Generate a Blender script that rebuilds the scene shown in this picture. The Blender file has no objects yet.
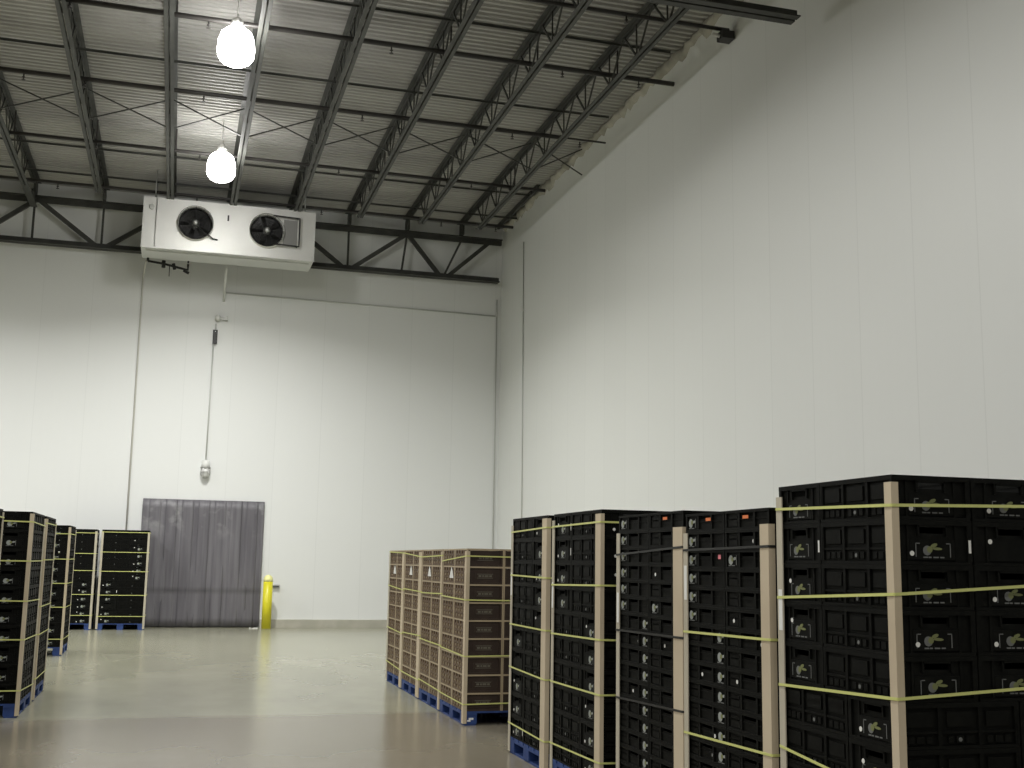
import bpy, bmesh, math, random
from mathutils import Vector, Matrix
random.seed(7)
scn = bpy.context.scene
COL = scn.collection
PI = math.pi

# ------------------------------------------------------------------ materials
def new_mat(name, color, rough=0.5, metal=0.0, spec=0.5, emit=None, strength=0.0):
    m = bpy.data.materials.new(name); m.use_nodes = True
    b = m.node_tree.nodes['Principled BSDF']
    b.inputs['Base Color'].default_value = (*color, 1)
    b.inputs['Roughness'].default_value = rough
    b.inputs['Metallic'].default_value = metal
    b.inputs['Specular IOR Level'].default_value = spec
    if emit:
        b.inputs['Emission Color'].default_value = (*emit, 1)
        b.inputs['Emission Strength'].default_value = strength
    return m

def nd(m, t, **kw):
    n = m.node_tree.nodes.new(t)
    for k, v in kw.items():
        setattr(n, k, v)
    return n

def lk(m, a, b):
    m.node_tree.links.new(a, b)

def noisy(name, c1, c2, scale, rough=0.5, detail=4, vec_scale=(1, 1, 1), bump=0.0, metal=0.0, spec=0.5, lo=0.35, hi=0.65, rough2=None, obj_space=False):
    m = new_mat(name, c1, rough, metal, spec)
    b = m.node_tree.nodes['Principled BSDF']
    tc = nd(m, 'ShaderNodeTexCoord'); mp = nd(m, 'ShaderNodeMapping')
    mp.inputs['Scale'].default_value = vec_scale
    if obj_space:
        lk(m, tc.outputs['Object'], mp.inputs['Vector'])
    else:
        g = nd(m, 'ShaderNodeNewGeometry'); lk(m, g.outputs['Position'], mp.inputs['Vector'])
    nz = nd(m, 'ShaderNodeTexNoise'); nz.inputs['Scale'].default_value = scale; nz.inputs['Detail'].default_value = detail
    lk(m, mp.outputs['Vector'], nz.inputs['Vector'])
    rp = nd(m, 'ShaderNodeValToRGB')
    rp.color_ramp.elements[0].position = lo; rp.color_ramp.elements[0].color = (*c1, 1)
    rp.color_ramp.elements[1].position = hi; rp.color_ramp.elements[1].color = (*c2, 1)
    lk(m, nz.outputs['Fac'], rp.inputs['Fac']); lk(m, rp.outputs['Color'], b.inputs['Base Color'])
    if rough2 is not None:
        mr = nd(m, 'ShaderNodeMapRange'); mr.inputs['From Min'].default_value = lo; mr.inputs['From Max'].default_value = hi
        mr.inputs['To Min'].default_value = rough; mr.inputs['To Max'].default_value = rough2
        lk(m, nz.outputs['Fac'], mr.inputs['Value']); lk(m, mr.outputs['Result'], b.inputs['Roughness'])
    if bump:
        bp = nd(m, 'ShaderNodeBump'); bp.inputs['Strength'].default_value = bump; bp.inputs['Distance'].default_value = 0.01
        lk(m, nz.outputs['Fac'], bp.inputs['Height']); lk(m, bp.outputs['Normal'], b.inputs['Normal'])
    return m

def panel_wall(name, axis, pitch, base, seam):
    """insulated metal wall panels: a narrow joint every `pitch` metres, faint tone difference from panel to panel"""
    m = new_mat(name, base, 0.42, 0, 0.4)
    b = m.node_tree.nodes['Principled BSDF']
    g = nd(m, 'ShaderNodeNewGeometry'); sp = nd(m, 'ShaderNodeSeparateXYZ'); lk(m, g.outputs['Position'], sp.inputs['Vector'])
    dv = nd(m, 'ShaderNodeMath', operation='DIVIDE'); lk(m, sp.outputs[axis], dv.inputs[0]); dv.inputs[1].default_value = pitch
    fr = nd(m, 'ShaderNodeMath', operation='FRACT'); lk(m, dv.outputs[0], fr.inputs[0])
    lt = nd(m, 'ShaderNodeMath', operation='LESS_THAN'); lk(m, fr.outputs[0], lt.inputs[0]); lt.inputs[1].default_value = 0.016
    fl = nd(m, 'ShaderNodeMath', operation='FLOOR'); lk(m, dv.outputs[0], fl.inputs[0])
    wn = nd(m, 'ShaderNodeTexWhiteNoise', noise_dimensions='1D'); lk(m, fl.outputs[0], wn.inputs['W'])
    mr = nd(m, 'ShaderNodeMapRange'); mr.inputs['To Min'].default_value = 0.985; mr.inputs['To Max'].default_value = 1.0
    lk(m, wn.outputs['Value'], mr.inputs['Value'])
    mul = nd(m, 'ShaderNodeVectorMath', operation='SCALE'); mul.inputs[0].default_value = base; lk(m, mr.outputs['Result'], mul.inputs['Scale'])
    mx = nd(m, 'ShaderNodeMix', data_type='RGBA'); lk(m, lt.outputs[0], mx.inputs['Factor'])
    lk(m, mul.outputs['Vector'], mx.inputs['A']); mx.inputs['B'].default_value = (*seam, 1)
    lk(m, mx.outputs['Result'], b.inputs['Base Color'])
    # shallow ribs pressed into the metal skin
    f2 = nd(m, 'ShaderNodeMath', operation='MULTIPLY'); lk(m, fr.outputs[0], f2.inputs[0]); f2.inputs[1].default_value = 6 * 2 * PI
    sn = nd(m, 'ShaderNodeMath', operation='SINE'); lk(m, f2.outputs[0], sn.inputs[0])
    bp = nd(m, 'ShaderNodeBump'); bp.inputs['Strength'].default_value = 0.025; bp.inputs['Distance'].default_value = 0.01
    lk(m, sn.outputs[0], bp.inputs['Height']); lk(m, bp.outputs['Normal'], b.inputs['Normal'])
    return m

def floor_mat():
    m = new_mat('polished_concrete', (0.4, 0.38, 0.3), 0.3, 0, 0.5)
    b = m.node_tree.nodes['Principled BSDF']
    g = nd(m, 'ShaderNodeNewGeometry'); sp = nd(m, 'ShaderNodeSeparateXYZ'); lk(m, g.outputs['Position'], sp.inputs['Vector'])
    mp = nd(m, 'ShaderNodeMapping'); mp.inputs['Scale'].default_value = (0.5, 0.28, 1); lk(m, g.outputs['Position'], mp.inputs['Vector'])
    nz = nd(m, 'ShaderNodeTexNoise'); nz.inputs['Scale'].default_value = 1.6; nz.inputs['Detail'].default_value = 6; nz.inputs['Roughness'].default_value = 0.6
    lk(m, mp.outputs['Vector'], nz.inputs['Vector'])
    r1 = nd(m, 'ShaderNodeValToRGB')
    r1.color_ramp.elements[0].position = 0.3; r1.color_ramp.elements[0].color = (0.255, 0.250, 0.185, 1)
    r1.color_ramp.elements[1].position = 0.7; r1.color_ramp.elements[1].color = (0.335, 0.330, 0.250, 1)
    lk(m, nz.outputs['Fac'], r1.inputs['Fac'])
    r2 = nd(m, 'ShaderNodeValToRGB')
    r2.color_ramp.elements[0].position = 0.3; r2.color_ramp.elements[0].color = (0.195, 0.172, 0.128, 1)
    r2.color_ramp.elements[1].position = 0.7; r2.color_ramp.elements[1].color = (0.245, 0.220, 0.168, 1)
    lk(m, nz.outputs['Fac'], r2.inputs['Fac'])
    # two floor tones: the nearer one is browner, changing around y = 12.9
    gt = nd(m, 'ShaderNodeMapRange'); gt.inputs['From Min'].default_value = 12.75; gt.inputs['From Max'].default_value = 13.05
    lk(m, sp.outputs['Y'], gt.inputs['Value'])
    mx = nd(m, 'ShaderNodeMix', data_type='RGBA'); lk(m, gt.outputs['Result'], mx.inputs['Factor'])
    lk(m, r2.outputs['Color'], mx.inputs['A']); lk(m, r1.outputs['Color'], mx.inputs['B'])
    lk(m, mx.outputs['Result'], b.inputs['Base Color'])
    mr = nd(m, 'ShaderNodeMapRange'); mr.inputs['From Min'].default_value = 0.3; mr.inputs['From Max'].default_value = 0.7
    mr.inputs['To Min'].default_value = 0.17; mr.inputs['To Max'].default_value = 0.3
    b.inputs['Roughness'].default_value = 0.22
    return m

M = {}
M['floor'] = floor_mat()
M['wall_b'] = panel_wall('white_panel_back', 'X', 1.12, (0.80, 0.815, 0.80), (0.755, 0.77, 0.755))
M['wall_r'] = panel_wall('white_panel_side', 'Y', 1.12, (0.79, 0.805, 0.775), (0.735, 0.75, 0.72))
M['deck'] = noisy('galvanised_deck', (0.30, 0.295, 0.28), (0.40, 0.395, 0.37), 0.7, 0.55, vec_scale=(0.35, 1.6, 1), metal=0.0)
M['steel'] = noisy('primed_steel', (0.040, 0.042, 0.037), (0.064, 0.066, 0.059), 3.0, 0.55)
M['girder'] = noisy('dark_girder_steel', (0.035, 0.036, 0.032), (0.055, 0.056, 0.05), 3.0, 0.6)
M['pipe_dark'] = new_mat('dark_sprinkler_pipe', (0.035, 0.032, 0.03), 0.5)
M['curb'] = noisy('concrete_curb', (0.42, 0.41, 0.34), (0.52, 0.50, 0.43), 2.5, 0.7)
M['foam'] = noisy('sealant_foam', (0.32, 0.31, 0.26), (0.55, 0.53, 0.46), 2.2, 0.9, bump=0.4)
M['conduit'] = new_mat('grey_conduit', (0.58, 0.59, 0.56), 0.4, 0.1)
M['conduit_lt'] = new_mat('white_conduit', (0.72, 0.73, 0.70), 0.4)
M['drainpipe'] = new_mat('tan_drain_pipe', (0.58, 0.57, 0.52), 0.45)
M['black_box'] = new_mat('black_box', (0.03, 0.03, 0.03), 0.5)
M['white_enamel'] = noisy('white_cooler_casing', (0.78, 0.78, 0.75), (0.84, 0.84, 0.81), 1.5, 0.47, metal=0.6)
M['pan'] = new_mat('aluminium_pan', (0.62, 0.63, 0.60), 0.4, 0.2)
M['fan_dark'] = new_mat('dark_fan_wire', (0.025, 0.025, 0.026), 0.45)
M['fan_blade'] = new_mat('fan_blade', (0.04, 0.04, 0.042), 0.4, 0.3)
M['fan_back'] = new_mat('cooler_coil', (0.05, 0.05, 0.05), 0.7)
M['plate_grey'] = new_mat('grey_plate', (0.33, 0.33, 0.32), 0.4, 0.3)
M['copper'] = new_mat('black_insulated_pipe', (0.018, 0.018, 0.018), 0.8)
M['yellow'] = noisy('yellow_bollard', (0.72, 0.66, 0.025), (0.78, 0.72, 0.035), 3, 0.35)
M['yellow_lit'] = new_mat('lit_yellow_cap', (0.90, 0.88, 0.38), 0.4)  # bollard yellow with the overexposed light on its top painted in
M['galv'] = new_mat('galvanised', (0.5, 0.51, 0.5), 0.4, 0.6)
M['lens'] = new_mat('glowing_lens', (0.9, 0.9, 0.88), 0.4, emit=(1, 0.985, 0.95), strength=38)
M['housing'] = new_mat('lamp_housing', (0.6, 0.6, 0.58), 0.4, 0.5)
M['glass'] = new_mat('frosted_glass', (0.75, 0.76, 0.74), 0.25)
M['black'] = noisy('black_plastic', (0.0042, 0.0044, 0.0038), (0.007, 0.0073, 0.006), 30, 0.55, spec=0.09, obj_space=True)
M['brown'] = noisy('brown_plastic', (0.125, 0.079, 0.045), (0.175, 0.115, 0.064), 12, 0.45, spec=0.4, obj_space=True)
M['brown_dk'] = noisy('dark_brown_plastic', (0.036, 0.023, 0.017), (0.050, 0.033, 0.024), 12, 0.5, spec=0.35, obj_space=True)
M['tan_rim'] = new_mat('tan_rim', (0.40, 0.32, 0.21), 0.5)
M['boss'] = new_mat('tan_vent_boss', (0.27, 0.21, 0.12), 0.5)
M['print_grey'] = new_mat('grey_print', (0.145, 0.15, 0.145), 0.5)
M['print_green'] = new_mat('yellow_green_print', (0.17, 0.185, 0.07), 0.5)
M['print_faint'] = new_mat('faint_print', (0.13, 0.12, 0.09), 0.5)
M['white_paper'] = new_mat('white_paper', (0.78, 0.78, 0.74), 0.6)
M['orange'] = new_mat('orange_fleck', (0.75, 0.20, 0.06), 0.5)
M['pink'] = new_mat('pink_fleck', (0.80, 0.22, 0.26), 0.5)
M['board'] = noisy('kraft_board', (0.51, 0.425, 0.30), (0.62, 0.53, 0.385), 1.1, 0.75, obj_space=True)
M['board_lt'] = noisy('pale_kraft_board', (0.44, 0.40, 0.31), (0.52, 0.48, 0.38), 1.1, 0.75, obj_space=True)
M['strap'] = new_mat('yellow_strap', (0.62, 0.64, 0.22), 0.4)
M['strap_blk'] = new_mat('black_strap', (0.018, 0.018, 0.017), 0.45)
M['blue'] = noisy('blue_pallet_paint', (0.012, 0.036, 0.15), (0.022, 0.06, 0.21), 9, 0.65, obj_space=True)
M['pallet_white'] = new_mat('white_pallet_mark', (0.8, 0.8, 0.8), 0.6)

def curtain_mat():
    m = noisy('grey_strip_vinyl', (0.140, 0.134, 0.150), (0.205, 0.198, 0.215), 1.7, 0.45, vec_scale=(6, 1, 0.35), detail=5, spec=0.3)
    nt = m.node_tree; b = nt.nodes['Principled BSDF']
    g = nd(m, 'ShaderNodeNewGeometry'); sp = nd(m, 'ShaderNodeSeparateXYZ'); lk(m, g.outputs['Position'], sp.inputs['Vector'])
    nz = nd(m, 'ShaderNodeTexNoise'); nz.inputs['Scale'].default_value = 2.6; nz.inputs['Detail'].default_value = 5; lk(m, g.outputs['Position'], nz.inputs['Vector'])
    # whitish scuffs in a belt where loads brush the strips
    up = nd(m, 'ShaderNodeMapRange', interpolation_type='SMOOTHSTEP'); up.inputs['From Min'].default_value = 2.0; up.inputs['From Max'].default_value = 2.6; lk(m, sp.outputs['Z'], up.inputs['Value'])
    th = nd(m, 'ShaderNodeMapRange'); th.inputs['From Min'].default_value = 0.52; th.inputs['From Max'].default_value = 0.75; lk(m, nz.outputs['Fac'], th.inputs['Value'])
    mu = nd(m, 'ShaderNodeMath', operation='MULTIPLY'); lk(m, up.outputs['Result'], mu.inputs[0]); lk(m, th.outputs['Result'], mu.inputs[1])
    mx = nd(m, 'ShaderNodeMix', data_type='RGBA'); lk(m, mu.outputs[0], mx.inputs['Factor'])
    src = b.inputs['Base Color'].links[0].from_socket
    lk(m, src, mx.inputs['A']); mx.inputs['B'].default_value = (0.42, 0.42, 0.42, 1)
    lk(m, mx.outputs['Result'], b.inputs['Base Color'])
    d = nd(m, 'ShaderNodeMath', operation='SUBTRACT'); lk(m, sp.outputs['Z'], d.inputs[0]); d.inputs[1].default_value = 0.86
    ab = nd(m, 'ShaderNodeMath', operation='ABSOLUTE'); lk(m, d.outputs[0], ab.inputs[0])
    rb = nd(m, 'ShaderNodeMapRange'); rb.inputs['From Min'].default_value = 0.10; rb.inputs['From Max'].default_value = 0.0; lk(m, ab.outputs[0], rb.inputs['Value'])
    rn = nd(m, 'ShaderNodeMath', operation='MULTIPLY'); lk(m, rb.outputs['Result'], rn.inputs[0]); lk(m, nz.outputs['Fac'], rn.inputs[1])
    m2 = nd(m, 'ShaderNodeMix', data_type='RGBA'); lk(m, rn.outputs[0], m2.inputs['Factor']); lk(m, mx.outputs['Result'], m2.inputs['A']); m2.inputs['B'].default_value = (0.07, 0.065, 0.07, 1)
    lk(m, m2.outputs['Result'], b.inputs['Base Color'])
    b.inputs['Transmission Weight'].default_value = 0.12
    return m
M['vinyl'] = curtain_mat()

# ------------------------------------------------------------------ mesh builder
class MB:
    def __init__(self):
        self.bm = bmesh.new(); self.mats = []
    def mi(self, m):
        m = M[m] if isinstance(m, str) else m
        if m not in self.mats: self.mats.append(m)
        return self.mats.index(m)
    def box(self, x0, x1, y0, y1, z0, z1, m=None):
        vs = [self.bm.verts.new(p) for p in ((x0, y0, z0), (x1, y0, z0), (x1, y1, z0), (x0, y1, z0), (x0, y0, z1), (x1, y0, z1), (x1, y1, z1), (x0, y1, z1))]
        i = self.mi(m) if m else 0
        for f in ((3, 2, 1, 0), (4, 5, 6, 7), (0, 1, 5, 4), (1, 2, 6, 5), (2, 3, 7, 6), (3, 0, 4, 7)):
            fc = self.bm.faces.new([vs[k] for k in f]); fc.material_index = i
        return self
    def bar(self, a, b, w, h, m=None, up=(0, 0, 1)):
        a = Vector(a); b = Vector(b); d = (b - a).normalized(); u = Vector(up)
        s = d.cross(u)
        if s.length < 1e-4: s = d.cross(Vector((1, 0, 0)))
        s.normalize(); u = s.cross(d).normalized()
        i = self.mi(m) if m else 0
        vs = []
        for p in (a, b):
            for sx, sz in ((-1, -1), (1, -1), (1, 1), (-1, 1)):
                vs.append(self.bm.verts.new(p + s * (sx * w / 2) + u * (sz * h / 2)))
        for f in ((0, 1, 2, 3), (7, 6, 5, 4), (4, 5, 1, 0), (5, 6, 2, 1), (6, 7, 3, 2), (7, 4, 0, 3)):
            fc = self.bm.faces.new([vs[k] for k in f]); fc.material_index = i
        return self
    def tube(self, pts, r, n=10, m=None, closed=False):
        i = self.mi(m) if m else 0
        pts = [Vector(p) for p in pts]
        if not closed and len(pts) > 2:                    # keep long runs straight up to each bend
            q = [pts[0]]
            for k in range(1, len(pts) - 1):
                a, p, c = pts[k - 1], pts[k], pts[k + 1]
                if (p - a).length > 12 * r: q.append(p + (a - p).normalized() * 3 * r)
                q.append(p)
                if (c - p).length > 12 * r: q.append(p + (c - p).normalized() * 3 * r)
            pts = q + [pts[-1]]
        rings = []; N = len(pts); prev = None
        for k, p in enumerate(pts):
            if closed: d = pts[(k + 1) % N] - pts[k - 1]
            else: d = pts[min(k + 1, N - 1)] - pts[max(k - 1, 0)]
            d.normalize()
            if prev is None:
                ref = Vector((0, 0, 1)) if abs(d.z) < 0.9 else Vector((1, 0, 0))
                s = d.cross(ref).normalized()
            else:
                s = (prev - d * prev.dot(d)).normalized()
            prev = s; u = s.cross(d)
            rings.append([self.bm.verts.new(p + (s * math.cos(2 * PI * j / n) + u * math.sin(2 * PI * j / n)) * r) for j in range(n)])
        for k in range(N if closed else N - 1):
            A, B = rings[k], rings[(k + 1) % N]
            for j in range(n):
                f = self.bm.faces.new((A[j], A[(j + 1) % n], B[(j + 1) % n], B[j])); f.smooth = True; f.material_index = i
        if not closed:
            for R_, flip in ((rings[0], False), (rings[-1], True)):
                f = self.bm.faces.new(R_ if flip else list(reversed(R_))); f.material_index = i
        return self
    def lathe(self, prof, c=(0, 0, 0), axis='z', n=28, m=None, smooth=True):
        """prof: (radius, height) pairs about an axis through c"""
        i = self.mi(m) if m else 0
        c = Vector(c); rings = []
        for r, h in prof:
            ring = []
            for j in range(n):
                a = 2 * PI * j / n
                if axis == 'z': p = Vector((r * math.cos(a), r * math.sin(a), h))
                elif axis == 'y': p = Vector((r * math.cos(a), h, r * math.sin(a)))
                else: p = Vector((h, r * math.cos(a), r * math.sin(a)))
                ring.append(self.bm.verts.new(c + p))
            rings.append(ring)
        for A, B in zip(rings, rings[1:]):
            for j in range(n):
                f = self.bm.faces.new((A[j], A[(j + 1) % n], B[(j + 1) % n], B[j])); f.smooth = smooth; f.material_index = i
        for R_ in (rings[0], rings[-1]):
            f = self.bm.faces.new(R_); f.material_index = i
        return self
    def poly(self, pts, off, m=None):
        """thin extruded polygon: pts in 3-D, off = thickness vector"""
        i = self.mi(m) if m else 0
        off = Vector(off); a = [self.bm.verts.new(p) for p in pts]; b = [self.bm.verts.new(Vector(p) + off) for p in pts]
        n = len(a)
        for f in (a, list(reversed(b))):
            fc = self.bm.faces.new(f); fc.material_index = i
        for k in range(n):
            fc = self.bm.faces.new((a[(k + 1) % n], a[k], b[k], b[(k + 1) % n])); fc.material_index = i
        return self
    def mesh(self, name, mat=None):
        bmesh.ops.recalc_face_normals(self.bm, faces=self.bm.faces[:])
        me = bpy.data.meshes.new(name); self.bm.to_mesh(me); self.bm.free()
        if mat is not None and not self.mats: self.mats = [M[mat] if isinstance(mat, str) else mat]
        for m in self.mats: me.materials.append(m)
        return me

def put(name, me, parent=None, loc=(0, 0, 0), rz=0.0):
    o = bpy.data.objects.new(name, me); COL.objects.link(o)
    o.location = loc; o.rotation_euler = (0, 0, rz)
    if parent is not None: o.parent = parent
    return o
def tag(o, label, cat, group=None, kind=None):
    o['label'] = label; o['category'] = cat
    if group: o['group'] = group
    if kind: o['kind'] = kind
    return o
def thing(name, label, cat, loc=(0, 0, 0), rz=0.0, group=None):
    o = bpy.data.objects.new(name, None); COL.objects.link(o); o.empty_display_size = 0.2
    o.location = loc; o.rotation_euler = (0, 0, rz)
    return tag(o, label, cat, group)
def structure(name, me, label=None):
    o = put(name, me); o['kind'] = 'structure'
    if label: o['label'] = label
    return o
def kids(o):
    return [c for c in bpy.data.objects if c.parent == o]
def copy_tree(o, parent=None):
    c = o.copy(); COL.objects.link(c)
    if parent is not None: c.parent = parent
    for ch in kids(o): copy_tree(ch, c)
    return c

# ------------------------------------------------------------------ camera
yaw, pitch, roll, FPX, EYE = 0.279076513, 0.152855, 0.01721, 1158.9, 1.65
fw = Vector((math.sin(yaw) * math.cos(pitch), math.cos(yaw) * math.cos(pitch), math.sin(pitch)))
rt = fw.cross(Vector((0, 0, 1))).normalized(); up = rt.cross(fw)
rt2 = rt * math.cos(roll) + up * math.sin(roll); up2 = -rt * math.sin(roll) + up * math.cos(roll)
cam = bpy.data.cameras.new('camera'); co = bpy.data.objects.new('camera', cam); COL.objects.link(co)
mw = Matrix.Identity(4)
for i in range(3):
    mw[i][0] = rt2[i]; mw[i][1] = up2[i]; mw[i][2] = -fw[i]
mw[2][3] = EYE
co.matrix_world = mw
cam.sensor_width = 36; cam.lens = FPX * 36 / 1024; cam.clip_end = 200
scn.camera = co

# ------------------------------------------------------------------ the setting
XL, XR, YF, YB, ZC = -17.0, 8.0, -9.0, 29.1, 10.5
DX0, DX1, DH = -0.72, 2.04, 2.98     # doorway
structure('floor', MB().box(XL - .3, XR + .3, YF - .3, YB + 1.6, -0.2, 0).mesh('floor', 'floor'))
w = MB(); w.box(XL, DX0, YB, YB + .2, 0, ZC + .1); w.box(DX1, XR + .2, YB, YB + .2, 0, ZC + .1); w.box(DX0, DX1, YB, YB + .2, DH, ZC + .1)
structure('wall_back', w.mesh('wall_back', 'wall_b'))
w = MB(); w.box(DX0 - .2, DX0, YB + .2, YB + 1.5, 0, DH + .2); w.box(DX1, DX1 + .2, YB + .2, YB + 1.5, 0, DH + .2)
w.box(DX0, DX1, YB + .2, YB + 1.5, DH, DH + .2); w.box(DX0, DX1, YB + 1.4, YB + 1.5, 0, DH)
structure('wall_passage', w.mesh('wall_passage', 'wall_b'))
structure('wall_right', MB().box(XR, XR + .2, YF, YB, 0, ZC + .1).mesh('wall_right', 'wall_r'))
# corrugated roof deck, flutes running across the hall
b = MB(); pitch_d = 0.152; y = YF; prof = []
while y < YB:
    prof += [(y, ZC), (y + .060, ZC), (y + .082, ZC + .038), (y + .130, ZC + .038)]
    y += pitch_d
va = [b.bm.verts.new((XL, p[0], p[1])) for p in prof]; vb = [b.bm.verts.new((XR, p[0], p[1])) for p in prof]
for k in range(len(prof) - 1): b.bm.faces.new((va[k], va[k + 1], vb[k + 1], vb[k]))
ta = b.bm.verts.new((XL, prof[-1][0], ZC + .1)); tb = b.bm.verts.new((XR, prof[-1][0], ZC + .1)); sa = b.bm.verts.new((XL, YF, ZC + .1)); sb = b.bm.verts.new((XR, YF, ZC + .1))
b.bm.faces.new((sa, ta, tb, sb)); b.bm.faces.new((va[-1], ta, tb, vb[-1])); b.bm.faces.new((va[0], vb[0], sb, sa))
structure('ceiling', b.mesh('ceiling', 'deck'))
# concrete curb along the walls
w = MB(); w.box(DX1 + .06, XR, YB - .12, YB - .001, 0, .19); w.box(XL, DX0 - .06, YB - .12, YB - .001, 0, .19)
structure('baseboard_back', w.mesh('baseboard_back', 'curb'))
structure('baseboard_right', MB().box(XR - .12, XR - .001, YF, YB - .12, 0, .19).mesh('baseboard_right', 'curb'))
# lumpy sealing foam where the right wall meets the roof, and the ledger angle under the deck edge
b = MB(); rr = random.Random(3); y = 10.0; pts = []
while y < YB - .1:
    pts.append((y, 0.05 + 0.10 * rr.random(), 0.05 + 0.16 * rr.random())); y += 0.16
rings = []
for y, dx, dz in pts:
    rings.append([b.bm.verts.new(p) for p in ((XR - .001, y, ZC - .002), (XR - dx, y, ZC - .002), (XR - dx * .8, y, ZC - dz * .6), (XR - .001, y, ZC - dz))])
for A, B in zip(rings, rings[1:]):
    for j in range(3): f = b.bm.faces.new((A[j], A[j + 1], B[j + 1], B[j])); f.smooth = True
structure('trim_1', b.mesh('trim_1', 'foam'))
structure('trim_2', MB().box(XR - .26, XR - .20, 25.2, YB - .4, ZC - .13, ZC - .003).box(XR - .20, XR - .17, 25.2, YB - .4, ZC - .03, ZC - .003).mesh('trim_2', 'steel'))

# ------------------------------------------------------------------ girder trusses
JX = [-3.66, -2.10, -0.54, 0.87, 2.35, 3.84, 5.35, 6.80]      # joist lines
ZG0, ZG1 = 8.94, 10.10
def make_truss(y):
    t = thing('girder_truss', 'dark steel girder truss along the back wall behind the white cooler', 'roof truss', (0, y, ZG0), group='girder trusses under the roof')
    x0, x1 = -6.4, 7.84; H = ZG1 - ZG0
    b = MB()
    for s in (-1, 1):
        b.box(x0, x1 + .06, min(s * .02, s * .13), max(s * .02, s * .13), H - .022, H)
        b.box(x0, x1 + .06, min(s * .02, s * .04), max(s * .02, s * .04), H - .14, H - .022)
    put('top_chord', b.mesh('girder_top_chord', 'girder'), t)
    b = MB()
    for s in (-1, 1):
        b.box(x0, x1, min(s * .02, s * .13), max(s * .02, s * .13), 0, .02)
        b.box(x0, x1, min(s * .02, s * .04), max(s * .02, s * .04), .02, .13)
    put('bottom_chord', b.mesh('girder_bottom_chord', 'girder'), t)
    top = [-6.3, -3.60, -0.54, 2.35, 5.35, 7.6]; bot = [-5.0, -2.10, 0.87, 3.84, 6.35]
    for i, xb in enumerate(bot):
        for xt in (top[i], top[i + 1]):
            s = 1 if xt > xb else -1
            put('diagonal_web', MB().bar((xb + s * .1, 0, .06), (xt - s * .05, 0, H - .1), .10, .085, up=(0, 1, 0)).mesh('girder_diagonal', 'girder'), t)
    for xj in JX:
        xb = xj - (.45 if xj > 6 else .12 if xj > 5 else 0)
        put('vertical_web', MB().bar((xb, 0, .06), (xj, 0, H - .1), .05, .05, up=(0, 1, 0)).mesh('girder_vertical', 'girder'), t)
    return t
TR = make_truss(28.82)
t2 = copy_tree(TR); t2.location = (-.19, 13.1, ZG0)
t2['label'] = 'end of the nearer dark girder truss meeting the right wall at the picture top'

# ------------------------------------------------------------------ roof joists
JY0, JY1 = 13.35, 28.95
ordinal = ['first', 'second', 'third', 'fourth', 'fifth', 'sixth', 'seventh', 'eighth']
jlab = ['leftmost open web roof joist, cut by the left picture edge',
        'second open web roof joist from the left, slanting right downwards',
        'third open web roof joist, running straight up from cooler left fan',
        'fourth open web roof joist, passing right beside both round lamps',
        'fifth open web roof joist, ending above the right end of the cooler',
        'sixth open web roof joist from left, first one clear of the cooler',
        'seventh open web roof joist, second from the right wall',
        'eighth open web roof joist, closest to the right wall']
ZB, ZT = 9.80, 10.47                      # lower face of the bottom chord, upper face of the top chord
def chord(y0, y1, z0, flip):
    b = MB()
    for s in (-1, 1):
        xa, xb, xi = sorted((s * .014, s * (.10 if flip else .078))) + [s * .026]
        if flip: b.box(xa, xb, y0, y1, z0 + .055, z0 + .065)
        else: b.box(xa, xb, y0, y1, z0, z0 + .010)
        b.box(min(s * .014, xi), max(s * .014, xi), y0, y1, z0 + (0 if flip else .010), z0 + (.055 if flip else .065))
    return b
mtop = chord(JY0 - .2, JY1, ZT - .065, True).mesh('joist_top_chord', 'steel')
mbot = chord(JY0 + .5, 27.0, ZB, False).mesh('joist_bottom_chord', 'steel')
mseat = MB().box(-.09, .09, 28.72, 28.95, ZG1 + .001, ZG1 + .012).box(-.03, .03, 28.6, 28.95, ZG1 + .012, ZT - .06).mesh('joist_seat', 'steel')
PAN = 1.24; nodes = []
y = 27.0 - .45
while y > JY0 + .7: nodes.append(y); y -= PAN
drod = {}
def rod(name, a, b_, w=.026):
    return MB().bar(a, b_, w, w, up=(1, 0, 0)).mesh(name, 'steel')
m_up = rod('joist_web_a', (0, 0, ZB + .02), (0, PAN / 2 - .02, ZT - .03)); m_dn = rod('joist_web_b', (0, 0, ZB + .02), (0, -PAN / 2 + .02, ZT - .03)); m_vt = rod('joist_web_c', (0, .03, ZB + .02), (0, .06, ZT - .03), .022)
m_end = rod('joist_web_end', (0, 27.0 - .45, ZB + .03), (0, 28.6, ZT - .10), .03)
def make_joist(k):
    t = thing('roof_joist', jlab[k], 'roof joist', (JX[k], 0, 0), group='open web joists carrying the roof deck')
    put('top_chord', mtop, t); put('bottom_chord', mbot, t); put('bearing_seat', mseat, t); put('end_web', m_end, t)
    for y in nodes:
        for me in (m_up, m_dn, m_vt): put('web_rod', me, t, (0, y, 0))
    return t
for k in range(8): make_joist(k)
# the leftmost joist has its lower chord carried on to the girder
j0 = [o for o in bpy.data.objects if o.name == 'roof_joist'][0]
put('chord_extension', MB().box(-.078, .078, 27.0, 28.70, ZB, ZB + .012).box(-.012, .012, 27.0, 28.70, ZB + .012, ZB + .06).box(-.02, .02, 28.2, 28.66, ZB + .06, ZB + .30).mesh('joist_chord_extension', 'steel'), j0)
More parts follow.
